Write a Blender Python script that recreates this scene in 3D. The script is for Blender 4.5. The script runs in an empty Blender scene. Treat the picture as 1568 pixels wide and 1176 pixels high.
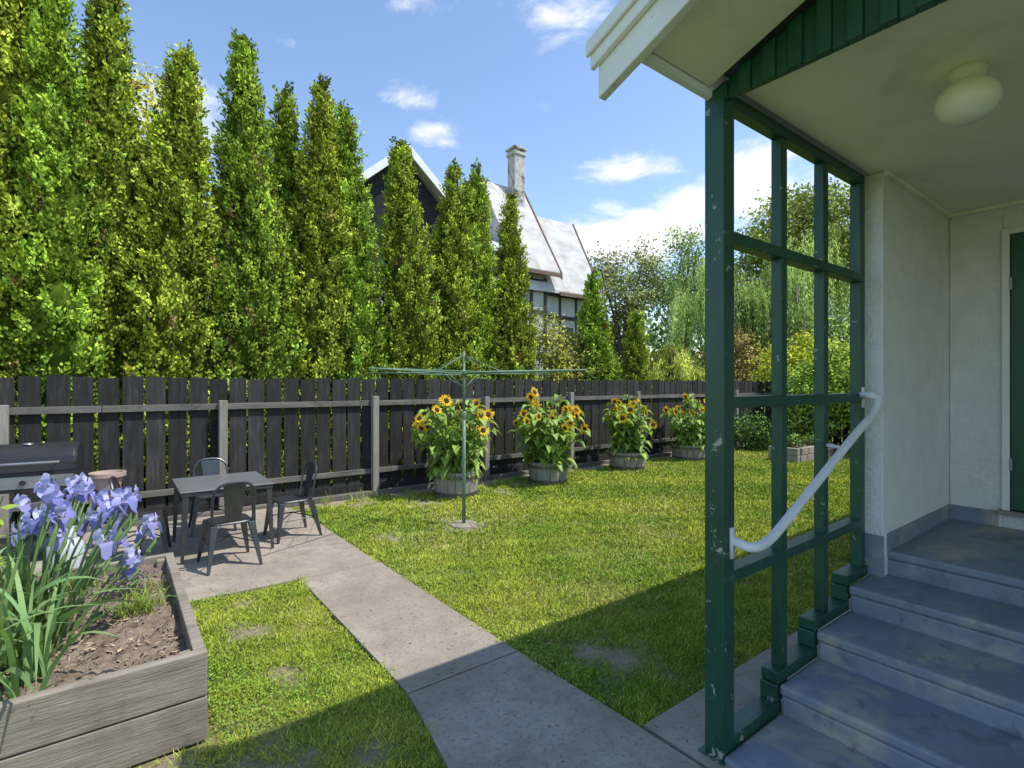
import bpy, math, random
import numpy as np
from mathutils import Vector, Matrix
random.seed(4)
TH=math.radians(37.2); CT,ST=math.cos(TH),math.sin(TH)
def W(u,v,z=0.0): return Vector((u*CT-v*ST,u*ST+v*CT,z))
scene=bpy.context.scene
COL=scene.collection
# ------------------------------------------------------------------ materials
def newmat(name):
    m=bpy.data.materials.new(name); m.use_nodes=True
    nt=m.node_tree
    for n in list(nt.nodes): nt.nodes.remove(n)
    out=nt.nodes.new('ShaderNodeOutputMaterial')
    b=nt.nodes.new('ShaderNodeBsdfPrincipled')
    nt.links.new(b.outputs[0],out.inputs[0])
    return m,nt,b,out
def ramp(nt,stops):
    r=nt.nodes.new('ShaderNodeValToRGB'); e=r.color_ramp.elements
    while len(e)<len(stops): e.new(0.5)
    for i,(p,c) in enumerate(stops):
        e[i].position=p; e[i].color=(c[0],c[1],c[2],1)
    return r
def noise(nt,vec,scale,detail=6,rough=.6,dist=0):
    n=nt.nodes.new('ShaderNodeTexNoise'); n.inputs['Scale'].default_value=scale
    n.inputs['Detail'].default_value=detail; n.inputs['Roughness'].default_value=rough
    n.inputs['Distortion'].default_value=dist
    if vec is not None: nt.links.new(vec,n.inputs['Vector'])
    return n
def mix(nt,fac,a,b,mode='MIX'):
    m=nt.nodes.new('ShaderNodeMixRGB'); m.blend_type=mode
    for s,i in ((fac,0),(a,1),(b,2)):
        if hasattr(s,'links') or hasattr(s,'is_linked'): nt.links.new(s,m.inputs[i])
        elif i==0: m.inputs[0].default_value=s
        else: m.inputs[i].default_value=(s[0],s[1],s[2],1)
    return m.outputs[0]
def coords(nt,stretch=(1,1,1)):
    t=nt.nodes.new('ShaderNodeTexCoord'); mp=nt.nodes.new('ShaderNodeMapping')
    nt.links.new(t.outputs['Object'],mp.inputs[0]); mp.inputs['Scale'].default_value=stretch
    return mp.outputs[0]
def M(name,stops,scale=4,stretch=(1,1,1),rough=.7,bump=.2,bscale=None,metal=0,big=None,spots=None,spec=.4,bdist=.01,attr=False):
    m,nt,b,out=newmat(name)
    v=coords(nt,stretch)
    n=noise(nt,v,scale,5,.65)
    r=ramp(nt,stops); nt.links.new(n.outputs[0],r.inputs[0]); c=r.outputs[0]
    if attr:
        a=nt.nodes.new('ShaderNodeAttribute'); a.attribute_name='Col'
        c=mix(nt,1.0,c,a.outputs['Color'],'MULTIPLY')
    if big:
        bl=big if isinstance(big,list) else [big]
        for bb in bl:
            v2=coords(nt); n2=noise(nt,v2,bb[0],5,.65,.4)
            mr=nt.nodes.new('ShaderNodeMapRange'); nt.links.new(n2.outputs[0],mr.inputs[0])
            mr.inputs[1].default_value=bb[2]; mr.inputs[2].default_value=bb[3]
            c=mix(nt,mr.outputs[0],c,bb[1])
    if spots:
        v3=coords(nt); n3=noise(nt,v3,spots[0],6,.75,.3)
        mr=nt.nodes.new('ShaderNodeMapRange'); nt.links.new(n3.outputs[0],mr.inputs[0])
        mr.inputs[1].default_value=spots[2]; mr.inputs[2].default_value=spots[3]
        c=mix(nt,mr.outputs[0],c,spots[1])
    nt.links.new(c,b.inputs['Base Color'])
    b.inputs['Roughness'].default_value=rough; b.inputs['Metallic'].default_value=metal
    b.inputs['Specular IOR Level'].default_value=spec
    if bump>0:
        n4=noise(nt,v,bscale or scale*3,4,.7)
        bp=nt.nodes.new('ShaderNodeBump'); bp.inputs['Strength'].default_value=bump; bp.inputs['Distance'].default_value=bdist
        nt.links.new(n4.outputs[0],bp.inputs['Height']); nt.links.new(bp.outputs[0],b.inputs['Normal'])
    return m
def leafmat(name,trans=.3,rough=.55,spec=.25,tt=(1.15,1.1,.5)):
    m,nt,b,out=newmat(name)
    a=nt.nodes.new('ShaderNodeAttribute'); a.attribute_name='Col'
    nt.links.new(a.outputs['Color'],b.inputs['Base Color'])
    b.inputs['Roughness'].default_value=rough; b.inputs['Specular IOR Level'].default_value=spec
    t=nt.nodes.new('ShaderNodeBsdfTranslucent')
    c=mix(nt,1.0,a.outputs['Color'],tt,'MULTIPLY'); nt.links.new(c,t.inputs[0])
    ms=nt.nodes.new('ShaderNodeMixShader'); ms.inputs[0].default_value=trans
    nt.links.new(b.outputs[0],ms.inputs[1]); nt.links.new(t.outputs[0],ms.inputs[2]); nt.links.new(ms.outputs[0],out.inputs[0])
    return m
LEAF=leafmat('foliage_leaf'); PETAL=leafmat('petal',.35,.5,.2,(1.05,1.0,.95))
def matte(name):
    m,nt,b,out=newmat(name); nt.nodes.remove(b); d=nt.nodes.new('ShaderNodeBsdfDiffuse')
    a=nt.nodes.new('ShaderNodeAttribute'); a.attribute_name='Col'; nt.links.new(a.outputs['Color'],d.inputs[0]); nt.links.new(d.outputs[0],out.inputs[0]); return m
LEAFO=matte('foliage_matte')
CORE=LEAFO
BARK=M('bark',[(.3,(.07,.05,.035)),(.7,(.16,.13,.10))],6,(4,4,.8),.9,.6)
FENCE=M('fence_stain',[(.25,(.010,.0095,.009)),(.55,(.026,.0245,.023)),(.8,(.075,.068,.060))],7,(3,3,.35),.85,.35,attr=True,spots=(1.6,(.075,.068,.060),.58,.82))
RAIL=M('weathered_rail',[(.2,(.08,.072,.062)),(.7,(.20,.185,.16))],6,(.4,3,3),.85,.4,spots=(2.5,(.07,.066,.062),.5,.7))
POST=M('weathered_post',[(.2,(.16,.145,.12)),(.7,(.34,.31,.27))],6,(3,3,.4),.85,.4)
TIMBER=M('weathered_timber',[(.2,(.15,.125,.10)),(.5,(.27,.235,.19)),(.8,(.38,.34,.29))],5,(.6,4,7),.85,.5,big=(2.2,(.13,.105,.075),.48,.75),spots=(9,(.06,.05,.035),.64,.72))
CONC=M('concrete',[(.25,(.24,.205,.16)),(.5,(.36,.31,.25)),(.75,(.45,.40,.33))],2.2,rough=.9,bump=.7,bscale=70,bdist=.005,big=[(.9,(.25,.215,.17),.40,.72),(5.5,(.235,.20,.16),.52,.72)],spots=(48,(.14,.12,.095),.53,.68))
SOIL=M('soil',[(.25,(.14,.10,.07)),(.55,(.27,.21,.155)),(.8,(.42,.35,.28))],9,rough=1,bump=1,bscale=24,bdist=.04)
STEP=M('painted_step',[(.2,(.16,.195,.245)),(.8,(.24,.28,.335))],3,rough=.5,bump=.25,bscale=30,bdist=.004,big=[(2.6,(.40,.37,.30),.50,.66),(7,(.13,.15,.175),.55,.72)],spots=(14,(.10,.105,.11),.60,.74))
GREEN=M('green_paint',[(.3,(.008,.058,.032)),(.7,(.016,.09,.050))],5,(2,2,.6),.38,.2,big=(2.5,(.012,.045,.03),.5,.75),spots=(13,(.36,.36,.29),.625,.645),spec=.5)
GREEN2=M('green_rib_paint',[(.3,(.008,.062,.036)),(.7,(.016,.09,.052))],5,(2,2,.6),.38,.1,spec=.5)
STUCCO=M('stucco_white',[(.3,(.77,.755,.74)),(.7,(.87,.855,.84))],6,rough=.9,bump=1.0,bscale=34,bdist=.022,big=(1.2,(.74,.72,.68),.5,.8))
NWALL=M('neighbour_wall',[(.3,(.38,.37,.34)),(.7,(.48,.47,.44))],3,rough=.9,bump=.3)
WPAINT=M('white_paint',[(.3,(.74,.73,.70)),(.7,(.83,.82,.80))],3,(1,1,1),.55,.1,big=(2.,(.64,.61,.54),.5,.8),spots=(15,(.30,.27,.22),.63,.71))
CEIL=M('ceiling_paint',[(.3,(.85,.79,.62)),(.7,(.90,.85,.72))],1.4,rough=.6,bump=.15,bscale=3,bdist=.01,spots=(2.2,(.68,.61,.43),.52,.8))
PIPE=M('white_pipe',[(.3,(.70,.71,.73)),(.7,(.80,.81,.82))],4,rough=.4,bump=.05,spots=(34,(.32,.29,.26),.66,.70))
GLOBE=M('opal_glass',[(.3,(.78,.75,.66)),(.7,(.82,.79,.70))],2,rough=.25,bump=0)
METAL=M('gunmetal',[(.3,(.07,.075,.08)),(.7,(.12,.125,.13))],6,rough=.38,bump=.05,metal=.75)
TABLET=M('table_metal',[(.3,(.22,.235,.23)),(.7,(.31,.325,.32))],3,rough=.33,bump=.05,metal=.5)
BLACK=M('black_enamel',[(.3,(.018,.018,.02)),(.7,(.035,.035,.038))],5,rough=.35,bump=.03)
STEEL=M('grey_steel',[(.3,(.22,.23,.24)),(.7,(.34,.35,.36))],5,rough=.35,bump=.03,metal=.6)
LINE=M('clothesline_green',[(.3,(.10,.17,.10)),(.7,(.20,.28,.18))],9,rough=.5,bump=.1,spots=(20,(.2,.17,.13),.6,.7))
WIRE=M('clothes_wire',[(.3,(.16,.36,.27)),(.7,(.24,.45,.34))],9,rough=.5,bump=0)
BARREL=M('barrel_stave',[(.2,(.18,.16,.135)),(.7,(.40,.37,.33))],7,(3,3,.4),.8,.4)
HOOP=M('barrel_hoop',[(.3,(.12,.11,.10)),(.7,(.22,.21,.2))],9,rough=.5,bump=.1,metal=.6)
TERRA=M('terracotta',[(.3,(.36,.25,.20)),(.7,(.46,.34,.28))],6,rough=.8,bump=.1)
NROOF=M('neighbour_roof',[(.2,(.36,.34,.32)),(.55,(.53,.51,.49)),(.8,(.62,.60,.58))],2.2,(.5,2,.6),.75,.3,big=(1.1,(.32,.29,.26),.48,.7))
NTRIM=M('rust_trim',[(.3,(.12,.075,.055)),(.7,(.22,.14,.10))],4,rough=.8,bump=.1)
NDARK=M('dark_timber',[(.3,(.03,.027,.024)),(.7,(.06,.055,.05))],4,rough=.8,bump=.1)
NCLAD=M('charcoal_cladding',[(.3,(.018,.019,.021)),(.7,(.045,.047,.05))],4,(1,1,6),.95,.2,spec=.1)
CHIM=M('chimney_render',[(.3,(.36,.33,.29)),(.7,(.62,.60,.56))],2.5,rough=.9,bump=.4,spots=(3.5,(.16,.12,.10),.50,.6))
GLASS=M('window_glass',[(.3,(.02,.025,.03)),(.7,(.04,.045,.05))],2,rough=.08,bump=0,spec=.8)
STONE=M('bed_stone',[(.3,(.22,.2,.17)),(.7,(.38,.35,.31))],6,rough=.9,bump=.5)
# ------------------------------------------------------------------ builders
class B:
    def __init__(s): s.v=[];s.f=[];s.m=[];s.c=[]
    def add(s,vs,fs,mi=0,col=1.0):
        o=len(s.v); s.v+= [tuple(p) for p in vs]; s.c+=[col]*len(vs)
        for f in fs: s.f.append([o+i for i in f]); s.m.append(mi)
    def box(s,x0,x1,y0,y1,z0,z1,mi=0,col=1.0,mat=None):
        vs=[(x0,y0,z0),(x1,y0,z0),(x1,y1,z0),(x0,y1,z0),(x0,y0,z1),(x1,y0,z1),(x1,y1,z1),(x0,y1,z1)]
        if mat is not None: vs=[tuple(mat@Vector(p)) for p in vs]
        s.add(vs,[(0,3,2,1),(4,5,6,7),(0,1,5,4),(1,2,6,5),(2,3,7,6),(3,0,4,7)],mi,col)
    def hexa(s,b4,t4,mi=0,col=1.0):
        s.add(list(b4)+list(t4),[(0,3,2,1),(4,5,6,7),(0,1,5,4),(1,2,6,5),(2,3,7,6),(3,0,4,7)],mi,col)
    def tube(s,pts,r,n=8,mi=0,caps=True,phase=0):
        pts=[Vector(p) for p in pts]; k=len(pts)
        rs=r if isinstance(r,(list,tuple)) else [r]*k
        vs=[];fs=[]; nx=None
        for i,p in enumerate(pts):
            t=(pts[min(i+1,k-1)]-pts[max(i-1,0)]).normalized()
            if nx is None:
                a=Vector((0,0,1)) if abs(t.z)<.9 else Vector((1,0,0))
                nx=t.cross(a).normalized()
            nx=(nx-t*nx.dot(t)).normalized(); ny=t.cross(nx)
            for j in range(n):
                a=2*math.pi*j/n+phase
                vs.append(p+(nx*math.cos(a)+ny*math.sin(a))*rs[i])
        for i in range(k-1):
            for j in range(n):
                fs.append((i*n+j,i*n+(j+1)%n,(i+1)*n+(j+1)%n,(i+1)*n+j))
        if caps: fs.append(tuple(range(n-1,-1,-1))); fs.append(tuple(range((k-1)*n,k*n)))
        s.add(vs,fs,mi)
    def lathe(s,prof,n=24,c=(0,0),mi=0):
        vs=[];fs=[];k=len(prof)
        for r,z in prof:
            for j in range(n):
                a=2*math.pi*j/n; vs.append((c[0]+r*math.cos(a),c[1]+r*math.sin(a),z))
        for i in range(k-1):
            for j in range(n): fs.append((i*n+j,i*n+(j+1)%n,(i+1)*n+(j+1)%n,(i+1)*n+j))
        s.add(vs,fs,mi)
    def obj(s,name,mats,parent=None,loc=(0,0,0),rot=0.0,bevel=0,smooth=False):
        me=bpy.data.meshes.new(name); me.from_pydata(s.v,[],s.f)
        for m in mats: me.materials.append(m)
        me.polygons.foreach_set('material_index',s.m)
        if smooth: me.polygons.foreach_set('use_smooth',[True]*len(s.f))
        a=me.color_attributes.new(name='Col',type='FLOAT_COLOR',domain='POINT')
        cc=[]
        for c in s.c: cc+= [c,c,c,1.0]
        a.data.foreach_set('color',cc)
        me.update()
        ob=bpy.data.objects.new(name,me); COL.objects.link(ob)
        ob.location=loc; ob.rotation_euler=(0,0,rot)
        if parent: ob.parent=parent
        if bevel:
            bv=ob.modifiers.new('b','BEVEL'); bv.width=bevel; bv.segments=2; bv.limit_method='ANGLE'
        return ob
def empty(name,loc=(0,0,0),rot=0.0):
    e=bpy.data.objects.new(name,None); COL.objects.link(e); e.location=loc; e.rotation_euler=(0,0,rot); e.empty_display_size=.2
    return e
def meshnp(name,V,F,col,mat,parent=None,loc=(0,0,0),rot=0.0,smooth=False):
    me=bpy.data.meshes.new(name); n=len(V); k=F.shape[1]
    me.vertices.add(n); me.vertices.foreach_set('co',V.astype(np.float32).ravel())
    me.loops.add(F.size); me.loops.foreach_set('vertex_index',F.astype(np.int32).ravel())
    me.polygons.add(len(F)); me.polygons.foreach_set('loop_start',np.arange(0,F.size,k,dtype=np.int32))
    if smooth: me.polygons.foreach_set('use_smooth',np.ones(len(F),dtype=bool))
    a=me.color_attributes.new(name='Col',type='FLOAT_COLOR',domain='POINT')
    c4=np.ones((n,4),np.float32); c4[:,:3]=col; a.data.foreach_set('color',c4.ravel())
    me.materials.append(mat); me.update(calc_edges=True); me.validate()
    ob=bpy.data.objects.new(name,me); COL.objects.link(ob); ob.location=loc; ob.rotation_euler=(0,0,rot)
    if parent: ob.parent=parent
    return ob
def nrm(a): return a/np.maximum(np.linalg.norm(a,axis=-1,keepdims=True),1e-6)
def leaves(C,D,L,Wd,rng,S=None,fat=.45):
    n=len(C); D=nrm(D)
    if S is None: S=rng.normal(size=(n,3))
    S=nrm(np.cross(D,S)); L=L[:,None]; Wd=Wd[:,None]
    V=np.empty((n,4,3)); V[:,0]=C; V[:,1]=C+D*L*fat+S*Wd*.5; V[:,2]=C+D*L; V[:,3]=C+D*L*fat-S*Wd*.5
    return V.reshape(-1,3)
def quads(n): return np.arange(n*4).reshape(-1,4)
def rep(c): return np.repeat(c,4,axis=0)
# ------------------------------------------------------------------ ground
gm,nt,b,o=newmat('ground_grass')
v=coords(nt); n1=noise(nt,v,.7,6); n2=noise(nt,v,40,8,.8)
r=ramp(nt,[(.3,(.08,.12,.02)),(.55,(.13,.18,.03)),(.8,(.18,.2,.05))]); nt.links.new(n1.outputs[0],r.inputs[0])
c=mix(nt,.5,r.outputs[0],n2.outputs[0],'OVERLAY'); nt.links.new(c,b.inputs['Base Color']); b.inputs['Roughness'].default_value=1
g=B(); g.add([(-500,-500,-.03),(500,-500,-.03),(500,500,-.03),(-500,500,-.03)],[(0,1,2,3)]); g.obj('ground',[gm])
BARE=[(.66,3.70,.19),(.70,4.15,.14),(.76,3.06,.13),(2.28,5.12,.2),(2.3,2.12,.27),(3.3,6.35,.34),(2.6,6.75,.24),(5.2,6.6,.3),(.42,2.3,.30),(.15,2.5,.26),(.42,4.3,.10),(3.16,5.07,.30),(4.6,6.3,.2),(.9,2.2,.12)]
def bare(U,V):
    w=np.zeros_like(U)
    jit=.35*np.sin(U*17+V*9)+.3*np.sin(V*23-U*11)+.25*np.sin(U*41+V*37)+.25*np.sin(U*71-V*63)
    for (a,b_,r_) in BARE:
        d=np.hypot((U-a)*1.0,(V-b_)*.85)/r_; w=np.maximum(w,np.clip((1.2-d+jit*.6)/1.1,0,.9))
    w=np.maximum(w,np.clip((V-(6.85+.1*np.sin(U*5)+.07*np.sin(U*13)))/.15,0,1)*(U>1.9))
    return w
def left_edge(V):
    return np.interp(V,[-3,1.0,1.5,1.9,2.3,2.7,9],[.8,.8,.98,1.10,1.17,1.2,1.2])
def inlawn(U,V):
    e=.026*np.sin(V*19)+.02*np.sin(V*47+1)+.01*np.sin(V*91)
    right=(U>1.885+e)&(V>1.56+.012*np.sin(U*31))&(V<7.28)&(U<14.1)
    left=(U<left_edge(V)+.015+e)&(V<4.46+.02*np.sin(U*21))&(V>-1)&(U>-3)&~((U<.37)&(V>2.66)&(V<4.5))&~((U<.2)&(V>=4.4))
    return right|left
def lawncol(U,V,rng,n):
    p=.5+.2*np.sin(U*1.7+np.sin(V*1.3)*2)+.16*np.sin(V*3.1+U*2.3)+.13*np.sin(U*7.3-V*5.1)+.1*np.sin(U*13.3+V*11.1)
    p=np.clip(p+rng.normal(0,.25,n),0,1)[:,None]
    c=(1-p)*np.array([.19,.31,.035])+p*np.array([.47,.50,.075])
    # sun-bleached drifts
    q=np.clip(np.sin(U*1.1+2.1*np.sin(V*.9))*np.sin(V*1.7-U*.6+1.2)+.25*np.sin(U*5.3+V*4.1)-.25,0,1)
    dry=(rng.random(n)<.05+.28*q)[:,None]
    return np.where(dry,np.array([.56,.49,.20]),c)
lm,nt,b,o=newmat('lawn_turf')
a=nt.nodes.new('ShaderNodeAttribute'); a.attribute_name='Col'
v=coords(nt); n1=noise(nt,v,60,6,.8); r=ramp(nt,[(.25,(.35,.35,.35)),(.75,(1.25,1.25,1.25))]); nt.links.new(n1.outputs[0],r.inputs[0])
c=mix(nt,1,a.outputs['Color'],r.outputs[0],'MULTIPLY'); nt.links.new(c,b.inputs['Base Color']); b.inputs['Roughness'].default_value=1
bp=nt.nodes.new('ShaderNodeBump'); bp.inputs['Distance'].default_value=.02; nt.links.new(n1.outputs[0],bp.inputs['Height']); nt.links.new(bp.outputs[0],b.inputs['Normal'])
us=np.arange(-4,14.3,.06); vs_=np.arange(-1.5,7.4,.06); UU,VV=np.meshgrid(us,vs_,indexing='ij')
U=UU.ravel();V=VV.ravel(); rng=np.random.default_rng(1)
w=bare(U,V)[:,None]
colr=(1-w)*lawncol(U,V,rng,len(U))*.75+w*np.array([.46,.38,.26])
Z=-.008+.006*np.sin(U*3)*np.sin(V*4)
nu,nv=len(us),len(vs_)
I=np.arange(nu*nv).reshape(nu,nv)
F=np.stack([I[:-1,:-1],I[1:,:-1],I[1:,1:],I[:-1,1:]],-1).reshape(-1,4)
meshnp('lawn',np.stack([U,V,Z],1),F,colr,lm,rot=TH)
# grass blades, density falls with distance
rng=np.random.default_rng(2)
n=2300000
U=rng.uniform(-2.5,14,n);V=rng.uniform(.9,7.1,n)
Y=U*ST+V*CT; X=U*CT-V*ST
tuf=.75+.35*np.sin(U*6.1+np.sin(V*5)*1.5)*np.sin(V*7.3+U)+.25*np.sin(U*19+V*5)*np.sin(V*17-U*9)
p=np.clip((3.2/np.maximum(Y,2.0))**1.7,0,1)*(1-bare(U,V)*1.05)*np.clip(tuf+.25,.35,1)
k=inlawn(U,V)&(Y>1.5)&(np.abs(X)<Y*1.25+.6)&(rng.random(n)<p)
U=U[k];V=V[k];Y=Y[k];tuf=tuf[k];n=len(U); print('blades',n)
D=np.stack([rng.normal(0,.75,n),rng.normal(0,.75,n),np.ones(n)*.85],1)
s=np.clip(Y/3.2,.8,2.6)
L=rng.uniform(.018,.046,n)*np.clip(tuf+.2,.5,1.4)*s**.35; Wd=rng.uniform(.0035,.0062,n)*s
NS=np.stack([rng.normal(.3,.55,n),rng.normal(-.3,.55,n),np.ones(n)*1.1],1)
meshnp('grass_blades',leaves(np.stack([U,V,np.zeros(n)-.006],1),D,L,Wd,rng,NS),quads(n),rep(lawncol(U,V,rng,n)*rng.uniform(.6,1.2,(n,1))*np.clip(.8+.3*tuf,.7,1.2)[:,None]),LEAFO,rot=TH)
n=60000; U=rng.uniform(-.5,5,n);V=rng.uniform(1.2,4.5,n)
cl=np.sin(U*3.7+1)+np.sin(V*4.3+U*2)+rng.normal(0,.6,n)
k=inlawn(U,V)&(bare(U,V)<.3)&(cl>1.0-(U<1.2)*.7); U=U[k];V=V[k];n=len(U)
C=np.stack([U,V,rng.uniform(.012,.03,n)],1); D=np.stack([rng.normal(size=n),rng.normal(size=n),rng.normal(0,.25,n)],1)
S=np.stack([rng.normal(0,.3,n),rng.normal(0,.3,n),np.ones(n)],1)
meshnp('clover_patch',leaves(C,D,rng.uniform(.010,.017,n),rng.uniform(.009,.015,n),rng,S,.55),quads(n),rep(np.array([.19,.33,.05])*rng.uniform(.7,1.3,(n,1))),LEAFO,rot=TH)
# ------------------------------------------------------------------ concrete
def slab(b,poly,z0=-.06,z1=.018):
    n=len(poly); b.add([(x,y,z0) for x,y in poly]+[(x,y,z1) for x,y in poly],[tuple(range(n,2*n))]+[(i,(i+1)%n,n+(i+1)%n,n+i) for i in range(n)])
b=B()
g=.005
slab(b,[(1.0,-2.5),(1.93,-2.5),(1.93,.6-g),(.8,.6-g),(.8,-2.5)])
slab(b,[(.8,.6+g),(1.94,.6+g),(1.93,1.57),(1.9,2.45-g),(1.19,2.45-g),(1.17,2.3),(1.10,1.9),(.98,1.5),(.8,1.0)])
slab(b,[(1.195,2.45+g),(1.90,2.45+g),(1.875,4.42-g),(1.195,4.42-g)])
b.obj('garden_path',[CONC],rot=TH,bevel=.004)
b=B()
slab(b,[(.2,4.46),(1.19,4.42+g),(1.86,4.42+g),(1.85,5.6-g),(.2,5.6-g)])
slab(b,[(.2,5.6+g),(1.85,5.6+g),(1.84,6.6),(1.72,7.2),(.2,7.2)])
slab(b,[(-3,4.52),(.2-2*g,4.52),(.2-2*g,7.2),(-3,7.2)])
b.obj('concrete_patio',[CONC],rot=TH,bevel=.004)
b=B()
for i in range(6):
    a=1.955+i*2.0; slab(b,[(a,1.16 if i==0 else 1.2),(a+2-g*2,1.2),(a+2-g*2,1.565),(a,1.565)])
b.obj('side_path',[CONC],rot=TH,bevel=.004)
# ------------------------------------------------------------------ fence
FV=7.33
def fence(name,length,loc,rot,u0=0,seed=0,post0=.0):
    e=empty(name,loc,rot); rr=random.Random(seed)
    b=B(); x=0
    while x<length:
        w=.184+rr.uniform(-.009,.009); h=1.675+rr.uniform(-.018,.018)
        t=rr.uniform(-.007,.007)
        b.hexa([(x,.0,.04),(x+w,.0,.04),(x+w,.02,.04),(x,.02,.04)],[(x+t,0,h),(x+w+t,0,h+rr.uniform(-.008,.008)),(x+w+t,.02,h),(x+t,.02,h)],0,rr.uniform(.6,1.7))
        x+=.214
    b.obj('palings',[FENCE],e)
    b=B()
    x=-.02
    while x<length:
        l=min(3.9,length-x)
        b.box(x+.003,x+l-.003,-.045,-.002,1.285,1.36); b.box(x+.003,x+l-.003,-.045,-.002,.30,.37)
        b.box(x+.003,x+l-.003,-.028,-.003,.03,.17,1)
        b.box(x+.003,x+l-.003,-.16,-.05,-.02,.06,0)
        x+=l
    b.obj('rails',[RAIL,FENCE],e,bevel=.004)
    b=B(); x=post0
    while x<length:
        b.box(x-.045,x+.045,-.135,-.047,-.1,1.40+rr.uniform(-.02,.05)); x+=1.95
    b.obj('posts',[POST],e,bevel=.006)
    return e
fence('timber_fence',18.2,W(-4.0,FV),TH,seed=3,post0=1.15)
fence('timber_fence',14,W(14.2,FV-.1),TH-math.pi/2,seed=5,post0=1.2)
b=B(); b.box(-.06,.06,-.06,.02,0,1.66); b.obj('fence_post',[FENCE],loc=W(-1.02,FV-.06),rot=TH,bevel=.006)
# ------------------------------------------------------------------ conifers
def conifer(x,y,H,R,nc,seed,tint=(.13,.19,.022),name='cypress_tree'):
    rng=np.random.default_rng(seed); e=empty(name,(x,y,0))
    ph=rng.uniform(0,6.28,6)
    def prof(t): return R*np.clip(.80+1.0*t,0,1)*np.clip(1-t**1.95,0,1)**.95+.04*(t<.98)
    def lump(t,a): return 1+.09*np.sin(3*a+ph[0]+5*t)+.09*np.sin(5*a+ph[1]-13*t)+.07*np.sin(2*a+ph[2]+23*t)+.08*np.sin(7*a+ph[3]+37*t)+.06*np.sin(4*a+ph[4]-53*t)
    lean=rng.uniform(-.1,.1,2)
    t=rng.random(nc*4); t=t[rng.random(nc*4)<prof(t)/R*.85+.22][:nc]; n=len(t)
    a=rng.uniform(0,6.283,n); out=np.stack([np.cos(a),np.sin(a),np.zeros(n)],1)
    rad=prof(t)*lump(t,a)*rng.uniform(.80,1.05,n)+.01
    C=out*rad[:,None]; C[:,2]=t*H*.985; C[:,0]+=lean[0]*t*t*2; C[:,1]+=lean[1]*t*t*2
    up=np.array([0,0,1.])
    d=nrm(out*.5+up+rng.normal(0,.2,(n,3)))
    K=26
    sl=rng.random((n,K)); size=rng.uniform(.7,1.35,n)
    P=C[:,None,:]+d[:,None,:]*((sl-.25)*.18*size[:,None])[...,None]+rng.normal(0,.034,(n,K,3))*(1.15-sl*.6)[...,None]
    rel=P-C[:,None,:]
    LD=d[:,None,:]+rng.normal(0,.45,(n,K,3))
    NS=out[:,None,:]*.7+rel*11+up*.3+rng.normal(0,.4,(n,K,3))
    lr=(rad/np.maximum(prof(t),.05)-.8)/.35   # clumps set further in get a darker colour
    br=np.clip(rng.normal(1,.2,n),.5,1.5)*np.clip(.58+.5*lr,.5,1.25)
    tt=np.array(tint); alt=np.array([tint[0]*1.45,tint[1]*1.22,tint[2]*1.0]); bro=np.array([.26,.18,.07])
    mixf=rng.random(n)[:,None]; cc=tt*(1-mixf)+alt*mixf
    cc=np.where((rng.random(n)<.02)[:,None],bro,cc)
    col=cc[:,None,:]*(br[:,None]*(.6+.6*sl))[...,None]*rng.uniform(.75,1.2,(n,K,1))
    m=n*K
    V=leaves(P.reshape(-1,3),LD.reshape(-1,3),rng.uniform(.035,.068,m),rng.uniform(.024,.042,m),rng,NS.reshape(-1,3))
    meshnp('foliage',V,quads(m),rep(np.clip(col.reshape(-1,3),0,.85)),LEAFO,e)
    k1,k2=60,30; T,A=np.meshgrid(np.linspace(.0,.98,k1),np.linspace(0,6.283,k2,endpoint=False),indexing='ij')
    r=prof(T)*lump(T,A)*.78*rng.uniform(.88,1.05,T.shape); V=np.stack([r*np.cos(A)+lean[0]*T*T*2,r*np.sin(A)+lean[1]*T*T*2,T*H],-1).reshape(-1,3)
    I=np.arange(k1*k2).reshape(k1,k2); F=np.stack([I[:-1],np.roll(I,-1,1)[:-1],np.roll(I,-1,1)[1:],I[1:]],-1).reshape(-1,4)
    meshnp('inner_foliage_shade',V,F,np.array(tint)*.22*rng.uniform(.5,1.6,(len(V),1)),CORE,e)  # core coloured dark to read as the shade inside the tree
    b=B(); b.tube([(0,0,-.1),(0,0,.5),(lean[0]*.3,lean[1]*.3,H*.5),(lean[0]*1.5,lean[1]*1.5,H*.9)],[.09,.07,.05,.015]); b.obj('trunk',[BARK],e)
    return e
rows=[(-2.3,8.9,7.6,.75),(-1.65,8.5,7.3,.64),(-1.05,8.7,7.5,.62),(-.60,8.45,6.75,.56),(-.12,8.75,7.05,.50),(.62,8.6,6.3,.61),(1.62,8.6,6.72,.57),(2.15,9.0,6.55,.44),
 (2.63,8.6,6.62,.54),(3.17,8.6,6.28,.49),(4.19,8.6,6.03,.54),(4.99,8.6,5.83,.48),(5.43,8.75,5.6,.41),(5.83,8.8,5.95,.40),(6.52,8.6,5.5,.44),(8.85,8.6,4.2,.44),(9.5,8.7,3.05,.34),(10.35,8.6,3.45,.36)]
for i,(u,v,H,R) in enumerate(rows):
    p=W(u,v); conifer(p.x,p.y,H,R,int(1650*R*H/3.4),100+i,tint=(.30+.025*((i*7)%3-1),.42+(.012 if i%2 else -.012),.055))
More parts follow.
